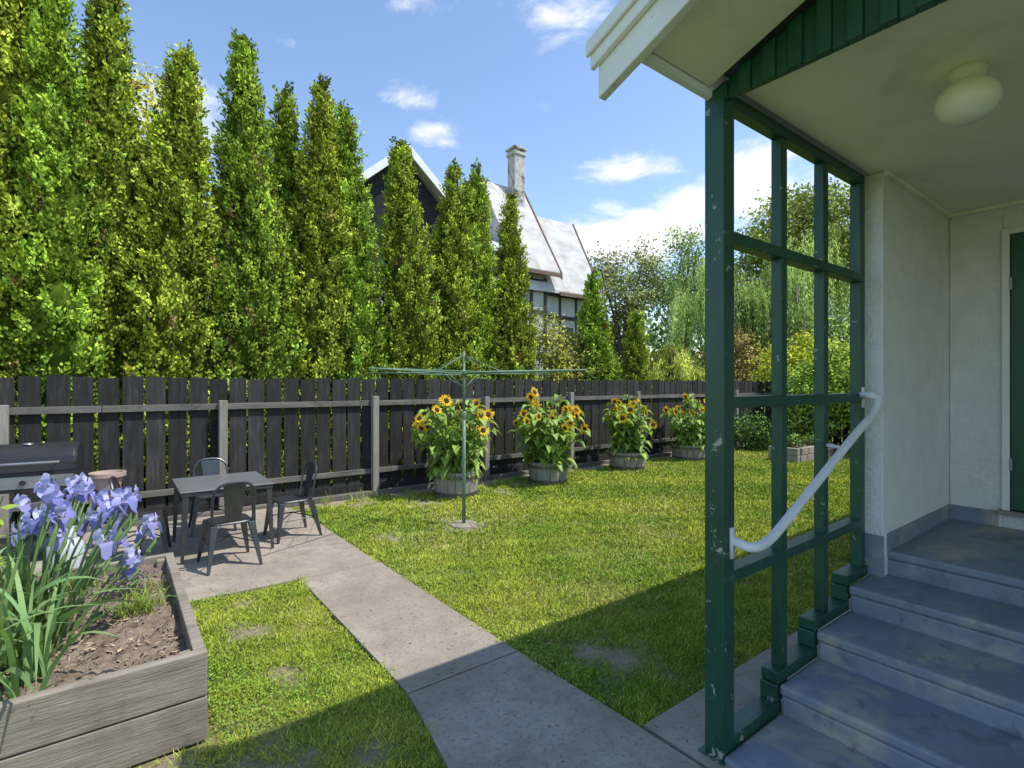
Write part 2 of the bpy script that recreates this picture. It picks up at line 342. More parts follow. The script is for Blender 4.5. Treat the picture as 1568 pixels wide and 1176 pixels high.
# ------------------------------------------------------------------ broadleaf trees
def broad(name,x,y,z0,blobs,ncl,K,leaf,tint,seed,spread=.35,trunk=.15,dens=1):
    rng=np.random.default_rng(seed); e=empty(name,(x,y,0)); Cs=[];Os=[]
    tot=sum(b_[3]*b_[4]*b_[5] for b_ in blobs)
    for (bx,by,bz,rx,ry,rz) in blobs:
        n=max(4,int(ncl*rx*ry*rz/tot)); q=nrm(rng.normal(size=(n,3)))*(rng.random((n,1))**.4)
        Cs.append(np.array([bx,by,bz])+q*np.array([rx,ry,rz])); Os.append(q)
    C=np.concatenate(Cs); O=np.concatenate(Os); n=len(C)
    br=np.clip(rng.normal(1,.25,n),.45,1.6)
    P=C[:,None,:]+rng.normal(0,spread,(n,K,3))*np.array([1,1,.65])
    LD=rng.normal(size=(n,K,3))+np.array([0,0,-.2])
    NS=O[:,None,:]*.5+(P-C[:,None,:])/spread*.5+np.array([0,0,.5])+rng.normal(0,.5,(n,K,3))
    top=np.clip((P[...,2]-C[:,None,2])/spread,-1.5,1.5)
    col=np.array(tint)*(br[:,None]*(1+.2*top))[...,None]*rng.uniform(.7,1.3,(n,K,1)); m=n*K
    V=leaves(P.reshape(-1,3),LD.reshape(-1,3),rng.uniform(.7,1.3,m)*leaf,rng.uniform(.4,.7,m)*leaf,rng,NS.reshape(-1,3))
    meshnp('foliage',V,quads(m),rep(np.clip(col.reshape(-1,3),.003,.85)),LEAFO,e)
    b=B(); b.tube([(0,0,-.1),(.05,0,z0*.5),(0,.05,z0)],[trunk,trunk*.8,trunk*.65])
    for i in rng.choice(n,min(n,22),replace=False):
        c=C[i]; mid=(c*.5+np.array([0,0,z0])*.5)+rng.normal(0,.12,3); b.tube([(0,0,z0*.9),tuple(mid),tuple(c)],[trunk*.45,trunk*.25,.012],5)
    b.obj('trunk_and_limbs',[BARK],e)
    return e
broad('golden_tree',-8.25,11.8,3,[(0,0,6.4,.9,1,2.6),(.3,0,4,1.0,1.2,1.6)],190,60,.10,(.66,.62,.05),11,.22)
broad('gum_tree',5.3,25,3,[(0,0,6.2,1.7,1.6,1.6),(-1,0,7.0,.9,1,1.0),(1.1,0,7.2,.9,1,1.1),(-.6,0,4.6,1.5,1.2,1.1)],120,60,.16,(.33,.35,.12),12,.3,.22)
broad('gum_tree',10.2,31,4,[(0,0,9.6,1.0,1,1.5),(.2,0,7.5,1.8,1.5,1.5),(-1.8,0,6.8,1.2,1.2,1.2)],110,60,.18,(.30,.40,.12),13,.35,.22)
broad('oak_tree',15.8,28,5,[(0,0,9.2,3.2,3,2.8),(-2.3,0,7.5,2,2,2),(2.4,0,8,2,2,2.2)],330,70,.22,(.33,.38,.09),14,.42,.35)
broad('shrub',.75,11.5,.8,[(0,0,2.2,.5,.5,1.1),(.3,0,1.6,.45,.4,.8)],120,40,.07,(.38,.38,.07),15,.12,.05)
broad('shrub',1.35,12.0,.8,[(0,0,1.9,.5,.5,.9)],90,40,.07,(.32,.30,.08),16,.12,.05)
broad('shrub',-.35,11.4,.8,[(0,0,1.6,.5,.5,.8)],80,40,.07,(.22,.30,.07),17,.12,.05)
broad('golden_shrub',7.9,14.5,.8,[(0,0,1.9,1.0,.8,1.0),(.8,0,2.3,.6,.6,.7)],170,50,.10,(.54,.56,.06),18,.18,.06)
broad('shrub',7.2,12.6,.5,[(0,0,1.1,.7,.6,1.0),(.6,.1,1.6,.7,.6,1.1)],170,50,.09,(.30,.42,.07),19,.16,.06)
broad('shrub',5.9,12.9,.3,[(0,0,.45,.6,.5,.45)],70,45,.07,(.15,.25,.06),20,.13,.03)
broad('shrub',8.4,11.6,.5,[(0,0,1.3,.8,.7,1.3)],150,50,.09,(.36,.44,.07),21,.16,.06)
broad('copper_shrub',6.9,16.5,.8,[(0,0,2.3,.9,.8,1.1)],110,50,.11,(.34,.27,.09),22,.2,.07)
broad('shrub',11.5,17,.8,[(0,0,2.6,2.2,1,1.5)],180,50,.13,(.23,.33,.07),23,.25,.1)
def willow(name,x,y,H,Rx,nstr,tint,seed,low=1.6,ls=.13,xs=1.0):
    rng=np.random.default_rng(seed); e=empty(name,(x,y,0))
    nb=14; ba=rng.uniform(0,6.283,nb); brd=rng.uniform(.35,1.0,nb); bz=H*(.98-.42*brd**1.6)*rng.uniform(.88,1.02,nb)
    bi=rng.integers(0,nb,nstr); s0=rng.uniform(.35,1.0,nstr)
    T=np.stack([np.cos(ba[bi])*brd[bi]*Rx*xs*s0,np.sin(ba[bi])*brd[bi]*Rx*s0,bz[bi]*(.86+.18*np.sin(s0*2.6))],1)+rng.normal(0,Rx*.065,(nstr,3))
    o=nrm(np.stack([T[:,0],T[:,1],np.zeros(nstr)],1))*.4
    Lr=rng.uniform(.3,.85,nstr)*(T[:,2]-low); K=48
    s=rng.random((nstr,K))
    P=np.empty((nstr,K,3))
    P[...,0]=T[:,0,None]+o[:,0,None]*np.sqrt(s)+rng.normal(0,.035,(nstr,K)); P[...,1]=T[:,1,None]+o[:,1,None]*np.sqrt(s)+rng.normal(0,.035,(nstr,K))
    P[...,2]=T[:,2,None]-s*Lr[:,None]
    LD=np.stack([rng.normal(0,.3,(nstr,K)),rng.normal(0,.3,(nstr,K)),-np.ones((nstr,K))],-1); m=nstr*K
    NS=o[:,None,:]*2+rng.normal(0,.5,(nstr,K,3))+np.array([.3,-.3,.5])
    br=np.clip(.95+.4*np.sin(bi*3.3)+rng.normal(0,.18,nstr),.4,1.6)
    col=np.array(tint)*(br[:,None]*(1.2-.5*s))[...,None]*rng.uniform(.75,1.25,(nstr,K,1))
    V=leaves(P.reshape(-1,3),LD.reshape(-1,3),rng.uniform(.8,1.3,m)*ls,rng.uniform(.25,.4,m)*ls,rng,NS.reshape(-1,3))
    meshnp('foliage',V,quads(m),rep(np.clip(col.reshape(-1,3),0,.85)),LEAFO,e)
    b=B(); b.tube([(0,0,-.1),(.1,0,H*.3),(0,0,H*.5)],[.1*Rx,.08*Rx,.07*Rx])
    for i in range(nb):
        tip=np.array([np.cos(ba[i])*brd[i]*Rx*xs,np.sin(ba[i])*brd[i]*Rx,bz[i]]); b.tube([(0,0,H*.45),tuple(tip*.45+np.array([0,0,H*.42])),tuple(tip)],[.04*Rx,.025*Rx,.008*Rx],5)
    b.obj('trunk_and_limbs',[BARK],e)
willow('willow_tree',8.4,22,7.6,2.8,800,(.42,.53,.15),31)
willow('willow_tree',12.0,22,8.0,3.2,950,(.42,.53,.14),32)
willow('golden_weeping_shrub',5.0,16,3.15,1.15,330,(.52,.56,.10),33,low=.5,ls=.09)
rng=np.random.default_rng(40); n=900
ang=rng.uniform(-1.15,1.15,n); R=rng.uniform(42,62,n); hh=2.2+1.5*np.sin(ang*9)+1.0*np.sin(ang*23+2)
C=np.stack([np.sin(ang)*R,np.cos(ang)*R,rng.random(n)*np.maximum(hh,1)*1.5+.8],1); K=45
P=C[:,None,:]+rng.normal(0,.8,(n,K,3)); P[...,2]=np.abs(P[...,2]); m=n*K
col=np.array([.16,.22,.08])*np.clip(rng.normal(1,.3,n),.5,1.7)[:,None,None]*rng.uniform(.7,1.3,(n,K,1))
meshnp('distant_trees',leaves(P.reshape(-1,3),rng.normal(size=(m,3)),rng.uniform(.4,.8,m),rng.uniform(.3,.5,m),rng,rng.normal(0,.5,(m,3))+np.array([.2,-.4,.6])),quads(m),rep(col.reshape(-1,3)),LEAFO)
# ------------------------------------------------------------------ neighbour house (u,v frame)
th=empty('tudor_house',(0,0,0),TH)
def gable_u(b,u0,u1,ve,vr,ze,zr,t=.12,mi=0):
    for s_ in (1,-1):
        vv=ve if s_==1 else 2*vr-ve
        b.hexa([(u0,vv,ze),(u1,vv,ze),(u1,vr,zr),(u0,vr,zr)],[(u0,vv,ze+t),(u1,vv,ze+t),(u1,vr,zr+t),(u0,vr,zr+t)],mi)
b=B(); gable_u(b,11.6,13.75,15.0,17.36,5.8,9.65); gable_u(b,12.0,16.3,15.2,17.0,5.15,8.6)
gz=8.45; GU=6.75
for s_ in (1,-1):
    b.hexa([(GU,13.9,gz),(GU,17.4,gz),(GU+s_*1.9,17.4,gz-1.65),(GU+s_*1.9,13.9,gz-1.65)],[(GU,13.9,gz+.12),(GU,17.4,gz+.12),(GU+s_*1.9,17.4,gz-1.53),(GU+s_*1.9,13.9,gz-1.53)])
b.hexa([(8.6,14.7,6.2),(11.6,14.7,6.2),(11.6,17.2,7.4),(8.6,17.2,7.4)],[(8.6,14.7,6.3),(11.6,14.7,6.3),(11.6,17.2,7.5),(8.6,17.2,7.5)])
b.obj('roof',[NROOF],th)
b=B()
b.box(7.9,13.4,15.4,19.3,0,5.8); b.add([(13.4,15.4,5.8),(13.4,19.3,5.8),(13.4,17.36,9.3),(13.3,15.4,5.8),(13.3,19.3,5.8),(13.3,17.36,9.3)],[(0,1,2),(3,5,4)])
b.box(12.2,15.8,15.6,18.5,0,5.1); b.add([(15.8,15.6,5.1),(15.8,18.5,5.1),(15.8,17.0,8.1)],[(0,1,2)])
b.box(5.1,8.4,14.3,17.3,0,6.6)
b.add([(11.68,15.1,5.95),(11.68,19.2,5.95),(11.68,17.36,9.55)],[(0,1,2)])
b.obj('walls',[NWALL],th)
b=B(); b.add([(5.12,14.28,6.8),(8.38,14.28,6.8),(GU,14.28,8.4)],[(0,1,2)]); b.box(5.12,8.38,14.275,14.296,5.6,6.8); b.obj('gable_cladding',[NCLAD],th)
b=B()
for s_ in (1,-1):
    b.hexa([(GU,13.84,gz-.14),(GU,13.9,gz-.14),(GU+s_*1.9,13.9,gz-1.79),(GU+s_*1.9,13.84,gz-1.79)],[(GU,13.84,gz+.13),(GU,13.9,gz+.13),(GU+s_*1.9,13.9,gz-1.52),(GU+s_*1.9,13.84,gz-1.52)])
b.obj('bargeboards',[WPAINT],th)
b=B()
def vb(u,ve,vr,ze,zr):
    b.hexa([(u,ve,ze-.1),(u+.07,ve,ze-.1),(u+.07,vr,zr-.1),(u,vr,zr-.1)],[(u,ve,ze+.17),(u+.07,ve,ze+.17),(u+.07,vr,zr+.17),(u,vr,zr+.17)])
vb(13.76,14.97,17.36,5.75,9.68); vb(13.76,19.75,17.36,5.75,9.68); vb(16.31,15.17,17.0,5.1,8.62); vb(16.31,18.83,17.0,5.1,8.62)
b.box(11.6,13.74,14.9,14.98,5.72,5.86); b.box(13.85,16.3,15.1,15.18,5.06,5.2)
b.obj('verge_trim',[NTRIM],th)
b=B()
for u in (8.6,9.6,10.6,11.6,12.6,13.3): b.box(u-.07,u+.07,15.36,15.397,0,5.7)
for z in (2.6,4.3,5.5): b.box(7.95,13.38,15.345,15.393,z,z+.14)
for v_ in (15.65,16.4,17.3,18.2): b.box(15.803,15.84,v_,v_+.13,0,5.1)
for u in (14.2,15.1,15.68): b.box(u,u+.1,15.56,15.597,0,5.1)
for z in (2.4,4.2): b.box(13.42,15.78,15.55,15.593,z,z+.14)
for u in (5.2,5.9,6.75,7.6,8.3): b.box(u-.06,u+.06,14.26,14.297,0,5.55)
for z in (2.6,4.4): b.box(5.12,8.38,14.245,14.293,z,z+.14)
b.obj('timber_framing',[NDARK],th)
b=B()
for (u,z) in ((9.1,2.95),(12.1,2.95),(12.1,4.6),(10.1,4.6)): b.box(u-.33,u+.33,15.37,15.398,z,z+.9)
for u in (6.3,7.2): b.box(u-.33,u+.33,14.27,14.299,4.6,5.5)
b.box(14.35,15.0,15.57,15.599,2.9,3.9)
b.obj('windows',[GLASS],th)
b=B()
b.box(12.9,13.42,16.8,17.3,7.5,10.95); b.box(12.85,13.47,16.75,17.35,10.95,11.08); b.box(12.9,13.42,16.8,17.3,11.08,11.18); b.box(12.82,13.5,16.72,17.38,11.18,11.27)
b.obj('chimney',[CHIM],th,bevel=.02)
# ------------------------------------------------------------------ the house with porch
hs=empty('white_house',(0,0,0),TH)
def rz(v): return 2.86+.36*(1.25-v)
b=B()
b.box(3.62,14,1.136,1.238,0,2.86); b.box(4.96,5.08,.84,1.134,0,2.86); b.box(4.96,5.08,-.08,.84,2.66,2.86); b.box(4.96,5.08,-2.2,-.08,0,2.86)
b.box(4.96,5.08,-.08,.84,0,.70)
b.box(5.09,14,-2.32,-2.2,0,2.86)
b.box(13.9,14,-2.2,1.13,0,2.86)
b.obj('walls',[STUCCO],hs,bevel=.006)
b=B()
b.box(3.68,4.955,1.126,1.1345,.6,.705); b.box(4.944,4.957,.86,1.125,.6,.705); b.box(3.606,3.618,1.13,1.236,.46,.70)
b.obj('skirting',[STEP],hs)
b=B(); b.box(2.08,13.9,-2.2,1.20,2.862,2.89); b.obj('porch_ceiling',[CEIL],hs)
b=B()
b.box(3.62,4.95,1.11,1.134,2.835,2.86); b.box(4.93,4.955,-2.2,1.11,2.835,2.86)
b.obj('cornice',[CEIL],hs)
b=B()
def rslab(u0,u1,v0,v1,dz0,dz1,mi=0):
    b.hexa([(u0,v0,rz(v0)+dz0),(u1,v0,rz(v0)+dz0),(u1,v1,rz(v1)+dz0),(u0,v1,rz(v1)+dz0)],[(u0,v0,rz(v0)+dz1),(u1,v0,rz(v0)+dz1),(u1,v1,rz(v1)+dz1),(u0,v1,rz(v1)+dz1)],mi)
rslab(1.545,2.0,1.255,-3,.0,.02)
b.obj('verge_soffit',[CEIL],hs)
b=B(); rslab(1.48,14.2,1.33,-3,.10,.13)
zr=rz(-3)
b.hexa([(1.48,-3,zr+.10),(14.2,-3,zr+.10),(14.2,-8,zr-1.7),(1.48,-8,zr-1.7)],[(1.48,-3,zr+.13),(14.2,-3,zr+.13),(14.2,-8,zr-1.67),(1.48,-8,zr-1.67)])
b.obj('roof',[STEEL],hs)
b=B(); rslab(1.50,1.54,1.42,-3,-.085,.06); rslab(1.475,1.499,1.44,-3,.035,.125); rslab(1.46,1.475,1.45,-3,.085,.145); rslab(1.545,14,1.285,1.26,-.03,.098)
b.obj('bargeboard',[WPAINT],hs,bevel=.005)
b=B(); v_=1.25; i=0
while v_>-3:
    x=2.05 if i%2 else 2.036
    b.hexa([(x,v_,2.80),(2.078,v_,2.80),(2.078,v_-.05,2.80),(x,v_-.05,2.80)],[(x,v_,rz(v_)-.001),(2.078,v_,rz(v_)-.001),(2.078,v_-.05,rz(v_-.05)-.001),(x,v_-.05,rz(v_-.05)-.001)])
    v_-=.05; i+=1
b.obj('gable_infill',[GREEN2],hs,bevel=.004)
b=B(); b.box(4.935,4.958,.80,.84,.72,2.68,1); b.box(4.935,4.958,-.06,.80,2.64,2.68,1)
b.box(4.965,5.01,-.05,.798,.725,2.64,0)
for (z0,z1) in ((.85,1.35),(1.45,2.0),(2.1,2.5)):
    b.box(4.952,4.964,.42,.70,z0,z1,0); b.box(4.952,4.964,.05,.33,z0,z1,0)
b.box(4.90,4.958,-.06,.86,.69,.72,2)
b.box(4.93,4.962,.785,.80,1.0,1.09,3); b.box(4.93,4.962,.785,.80,2.25,2.34,3)
b.obj('front_door',[GREEN2,WPAINT,POST,STEEL],hs,bevel=.003)
st=B(); V1,V0=1.205,-2.2
U=[2.02,2.50,2.89,3.30,3.69]; Zs=[.045,.18,.32,.46,.60]
for i in range(5):
    u1=U[i+1] if i<4 else 4.955
    st.box(U[i]+.006,u1+.006 if i<4 else u1,V0,V1-.006,-.05 if i==0 else Zs[i-1]-.02,Zs[i]-.05)
    st.box(U[i],u1+.012 if i<4 else u1,V0,V1,Zs[i]-.05,Zs[i])
so=st.obj('concrete_steps',[STEP],rot=TH,bevel=.014)
# trellis screen
b=B(); TV=1.252
b.box(2.03,2.115,TV-.045,TV+.045,-.02,2.855)
for u in (2.60,3.07): b.box(u-.03,u+.03,TV-.026,TV+.026,(.10 if u<2.7 else .37),2.80)
b.box(3.535,3.60,TV-.03,TV+.03,.5,2.80)
b.box(2.117,3.60,TV-.03,TV+.03,2.802,2.855)
for z in (2.235,1.52,.77): b.box(2.117,3.533,TV-.036,TV+.036,z-.025,z+.025)
for (a,c_,z) in ((2.117,2.53,.06),(2.50,2.92,.20),(2.89,3.33,.34),(3.30,3.60,.48)):
    b.box(a,c_,TV-.045,TV+.04,z-.025,z+.03)
for (u,z0,z1) in ((2.515,.092,.172),(2.905,.232,.312),(3.315,.372,.452)):
    b.box(u-.03,u+.03,TV-.043,TV+.038,z0,z1+.002)
b.box(2.0,2.14,TV-.06,TV+.06,-.02,.025)
b.obj('trellis_screen',[GREEN],rot=TH,bevel=.005)
def smooth(pts,it=2):
    pts=[Vector(p) for p in pts]
    for _ in range(it):
        q=[pts[0]]
        for i in range(len(pts)-1): q+=[pts[i]*.75+pts[i+1]*.25,pts[i]*.25+pts[i+1]*.75]
        q.append(pts[-1]); pts=q
    return pts
b=B(); b.tube(smooth([(2.10,1.205,.93),(2.10,1.12,.915),(2.22,1.115,.925),(2.367,1.115,.984),(3.256,1.115,1.378),(3.42,1.115,1.43),(3.50,1.115,1.52),(3.45,1.14,1.535),(3.53,1.222,1.53)],3),.0205,14)
b.box(2.07,2.10,1.196,1.206,.86,.99); b.box(3.54,3.58,1.212,1.221,1.46,1.58)
b.tube([(3.06,1.22,1.27),(3.06,1.12,1.26)],.01,8)
b.obj('handrail',[PIPE],rot=TH,smooth=True)
lp=empty('ceiling_light',W(2.727,.566,2.862),TH)
b=B(); b.lathe([(.0,0),(.062,0),(.062,-.02),(.05,-.04),(.05,-.055)],28); b.obj('mount',[WPAINT],lp,smooth=True)
b=B(); b.lathe([(.05,-.045)]+[(.105*math.sin(a)+.0001,-.125+.088*math.cos(a)) for a in np.linspace(.5,math.pi,18)],36); b.obj('globe',[GLOBE],lp,smooth=True)
# ------------------------------------------------------------------ planter
pl=empty('raised_garden_bed',W(0,0,0),TH)
b=B(); rr=random.Random(7)
for z0,z1 in ((.0,.196),(.202,.40)):
    j=rr.uniform(-.004,.004)
    b.box(-2.2,.33,2.70+j,2.75+j,z0,z1); b.box(-2.2,.33,4.39,4.44,z0,z1); b.box(.28+j,.33+j,2.756,4.386,z0,z1)
for p in ((.225,2.755),(.225,4.33),(-1.2,2.755)): b.box(p[0],p[0]+.05,p[1],p[1]+.05,0,.385)
b.obj('timber_boards',[TIMBER],pl,bevel=.006)
us=np.linspace(-2.2,.28,160); vs_=np.linspace(2.75,4.39,110); UU,VV=np.meshgrid(us,vs_,indexing='ij'); rng=np.random.default_rng(8)
Z=.31+.02*np.sin(UU*7)*np.sin(VV*6)+rng.normal(0,.007,UU.shape)+.03*np.clip(np.sin(UU*2.3+1)*np.sin(VV*3),0,1)+.012*np.sin(UU*31)*np.sin(VV*27)
I=np.arange(UU.size).reshape(UU.shape); F=np.stack([I[:-1,:-1],I[1:,:-1],I[1:,1:],I[:-1,1:]],-1).reshape(-1,4)
meshnp('soil',np.stack([UU,VV,Z],-1).reshape(-1,3),F,(1,1,1),SOIL,pl)
n=1500; C=np.stack([rng.uniform(-.8,.27,n),rng.uniform(2.76,4.38,n),np.full(n,.325)],1)
meshnp('mulch',leaves(C,np.stack([rng.normal(size=n),rng.normal(size=n),rng.normal(0,.25,n)],1),rng.uniform(.015,.05,n),rng.uniform(.006,.016,n),rng,np.tile([0,0,1.],(n,1))+rng.normal(0,.3,(n,3))),quads(n),rep(np.array([.34,.26,.18])*rng.uniform(.4,1.5,(n,1))),LEAFO,pl)
def strips(paths,widths,side,cols,prof=None):
    n,k,_=paths.shape; t=np.linspace(0,1,k)
    pr=prof if prof is not None else np.clip((1-t)**.55*1.0,.02,1)
    w=widths[:,None]*pr[None,:]
    A=paths+side[:,None,:]*w[...,None]*.5; Bv=paths-side[:,None,:]*w[...,None]*.5
    V=np.stack([A,Bv],2).reshape(-1,3)
    base=np.arange(n)[:,None]*(2*k); i=np.arange(k-1)[None,:]*2
    F=np.stack([base+i,base+i+1,base+i+3,base+i+2],-1).reshape(-1,4)
    return V,F,np.repeat(cols,2*k,axis=0)
ir=empty('iris_plant',W(-.35,3.35,.31),TH); rng=np.random.default_rng(9)
n=340; k=10; t=np.linspace(0,1,k)
base=np.stack([rng.uniform(-.65,.12,n),rng.uniform(-.55,.45,n),np.zeros(n)],1)
az=rng.uniform(0,6.283,n); out=np.stack([np.cos(az),np.sin(az),np.zeros(n)],1)
L=rng.uniform(.38,.74,n); bend=rng.uniform(.1,1.0,n)**1.2
P=base[:,None,:]+out[:,None,:]*(bend*L)[:,None,None]*(t**1.6)[None,:,None]; P[...,2]+= (L[:,None]*(t[None,:]*(1)-bend[:,None]*.68*t[None,:]**3))
side=nrm(np.cross(out,np.array([0,0,1.]))+rng.normal(0,.5,(n,3)))
cols=np.array([.17,.31,.12])*rng.uniform(.55,1.5,(n,1))+np.array([.06,.03,.0])*rng.random((n,1))
V,F,c=strips(P,rng.uniform(.024,.044,n),side,cols); meshnp('leaves',V,F,c,LEAF,ir,smooth=True)
fp=[]
for i in range(26):
    fp.append((rng.uniform(-.08,.48),rng.uniform(-.10,.60),rng.uniform(.46,.76)))
fp+=[(.42,.0,.38),(.42,.08,.30),(.3,-.1,.5),(.48,.2,.44),(.36,.1,.44),(.5,.12,.52)]
b=B(); Vs=[];Fs=[];Cs=[];off=0
kk=7; tt=np.linspace(0,1,kk)
for (x,y,z) in fp:
    bx,by=x*.5-.05+rng.uniform(-.05,.05),y*.7
    b.tube(smooth([(bx,by,0),(bx*.6+x*.4,by,z*.5),(x,y,z-.01)],1),.0055,5)
    b.tube([(x*.9+bx*.1+.012,y,z*.72),(x+.02,y+.01,z*.80),(x+.028,y+.012,z*.86)],[.006,.011,.003],6)
    a0=rng.uniform(0,6.28); s=rng.uniform(.8,1.15); pale=rng.uniform(0,1)
    for j in range(6):
        a=a0+j*math.pi/3+rng.uniform(-.25,.25); o_=np.array([math.cos(a),math.sin(a),0]); sd=np.array([-math.sin(a),math.cos(a),rng.uniform(-.4,.4)])
        if j%2==0: r_=.06*s*tt**.8*rng.uniform(.8,1.1); zz=.03*s*np.sin(tt*2.0)-.06*s*tt**2.4*rng.uniform(.7,1.5); wd=.054*s; cb=np.array([.31,.31,.76])+pale*np.array([.14,.14,.08])
        else: r_=.034*s*np.sin(tt*2.4); zz=.078*s*tt*rng.uniform(.7,1.1); wd=.046*s; cb=np.array([.48,.50,.86])+pale*np.array([.14,.14,.04])
        rf=.006*np.sin(tt*11+rng.uniform(0,6))
        Pp=np.array([x,y,z])+o_[None,:]*r_[:,None]; Pp[:,2]+=zz+rf; Pp+=rng.normal(0,.003,Pp.shape)
        v,f,c=strips(Pp[None],np.array([wd]),sd[None],(cb*rng.uniform(.75,1.1))[None],prof=np.array([.25,.6,.85,1,.8,.75,.2]))
        tone=np.repeat(np.linspace(1.15,.85,kk),2)[:,None]; c=np.clip(c*tone,0,.95)
        if j%2==0: c[2:4]=np.array([.8,.7,.3])
        Vs.append(v);Fs.append(f+off);Cs.append(c);off+=len(v)
b.obj('stems',[M('iris_stem',[(.3,(.12,.2,.06)),(.7,(.18,.28,.09))],5,rough=.6,bump=0)],ir)
meshnp('flowers',np.concatenate(Vs),np.concatenate(Fs),np.concatenate(Cs),PETAL,ir,smooth=True)
def tuft(name,u,v,z,n,Lm,seed,tint,spread=.06,wd=.006):
    rng=np.random.default_rng(seed); k=6;t=np.linspace(0,1,k)
    base=np.stack([rng.normal(0,spread,n),rng.normal(0,spread,n),np.zeros(n)],1); az=rng.uniform(0,6.283,n); out=np.stack([np.cos(az),np.sin(az),np.zeros(n)],1)
    L=rng.uniform(.5,1.1,n)*Lm; bend=rng.uniform(.3,1.0,n)
    P=base[:,None,:]+out[:,None,:]*(bend*L)[:,None,None]*(t**1.4)[None,:,None]; P[...,2]+=L[:,None]*(t[None,:]-.6*bend[:,None]*t[None,:]**2.5)
    side=nrm(np.cross(out,np.array([0,0,1.]))+.001); V,F,c=strips(P,np.full(n,wd),side,np.array(tint)*rng.uniform(.6,1.4,(n,1)))
    return meshnp(name,V,F,c,LEAF,None,W(u,v,z),TH)
tuft('ornamental_grass',.1,3.62,.31,190,.18,50,(.28,.38,.08))
tuft('ornamental_grass',.12,3.95,.31,90,.13,51,(.24,.3,.08))
tuft('ornamental_grass',-.2,4.2,.31,120,.16,52,(.22,.34,.07))
rr=random.Random(12)
for i in range(16):
    tuft('grass_tuft',rr.uniform(1.95,12),rr.uniform(6.95,7.14),0,26,rr.uniform(.10,.2),200+i,(.28,.38,.07),.05,.007)
rng=np.random.default_rng(53); n=260
C=np.stack([rng.normal(0,.05,n),rng.normal(0,.05,n),rng.uniform(.03,.14,n)],1)
cc=np.where((rng.random(n)<.4)[:,None],np.array([.22,.08,.45]),np.array([.13,.22,.05]))
meshnp('violet_flowers',leaves(C,rng.normal(size=(n,3)),rng.uniform(.018,.03,n),rng.uniform(.012,.02,n),rng),quads(n),rep(cc),PETAL,None,W(.05,3.95,.31),TH)
rng=np.random.default_rng(54); e=empty('lemon_bush',W(-.60,3.28,.31),TH); b=B(); Vc=[];Cc=[]
for i in range(20):
    a=rng.uniform(0,6.28); tip=np.array([.26*math.cos(a)*rng.uniform(.4,1),.24*math.sin(a),rng.uniform(.5,.80)]); b.tube([(0,0,0),tuple(tip*.5+np.array([0,0,.1])),tuple(tip)],[.01,.007,.003],5)
    m=12; s=rng.uniform(.55,1,m)[:,None]; C=tip*s+np.array([0,0,.05])*(1-s); D=np.stack([rng.normal(0,1,m),rng.normal(0,1,m),rng.uniform(0,.8,m)],1)
    Vc.append(leaves(C,D,rng.uniform(.05,.085,m),rng.uniform(.024,.038,m),rng,np.tile([0,0,1.],(m,1))+rng.normal(0,.3,(m,3)))); Cc.append(rep(np.array([.38,.50,.07])*rng.uniform(.7,1.2,(m,1))))
b.obj('twigs',[BARK],e); v=np.concatenate(Vc); meshnp('leaves',v,quads(len(v)//4),np.concatenate(Cc),LEAF,e)
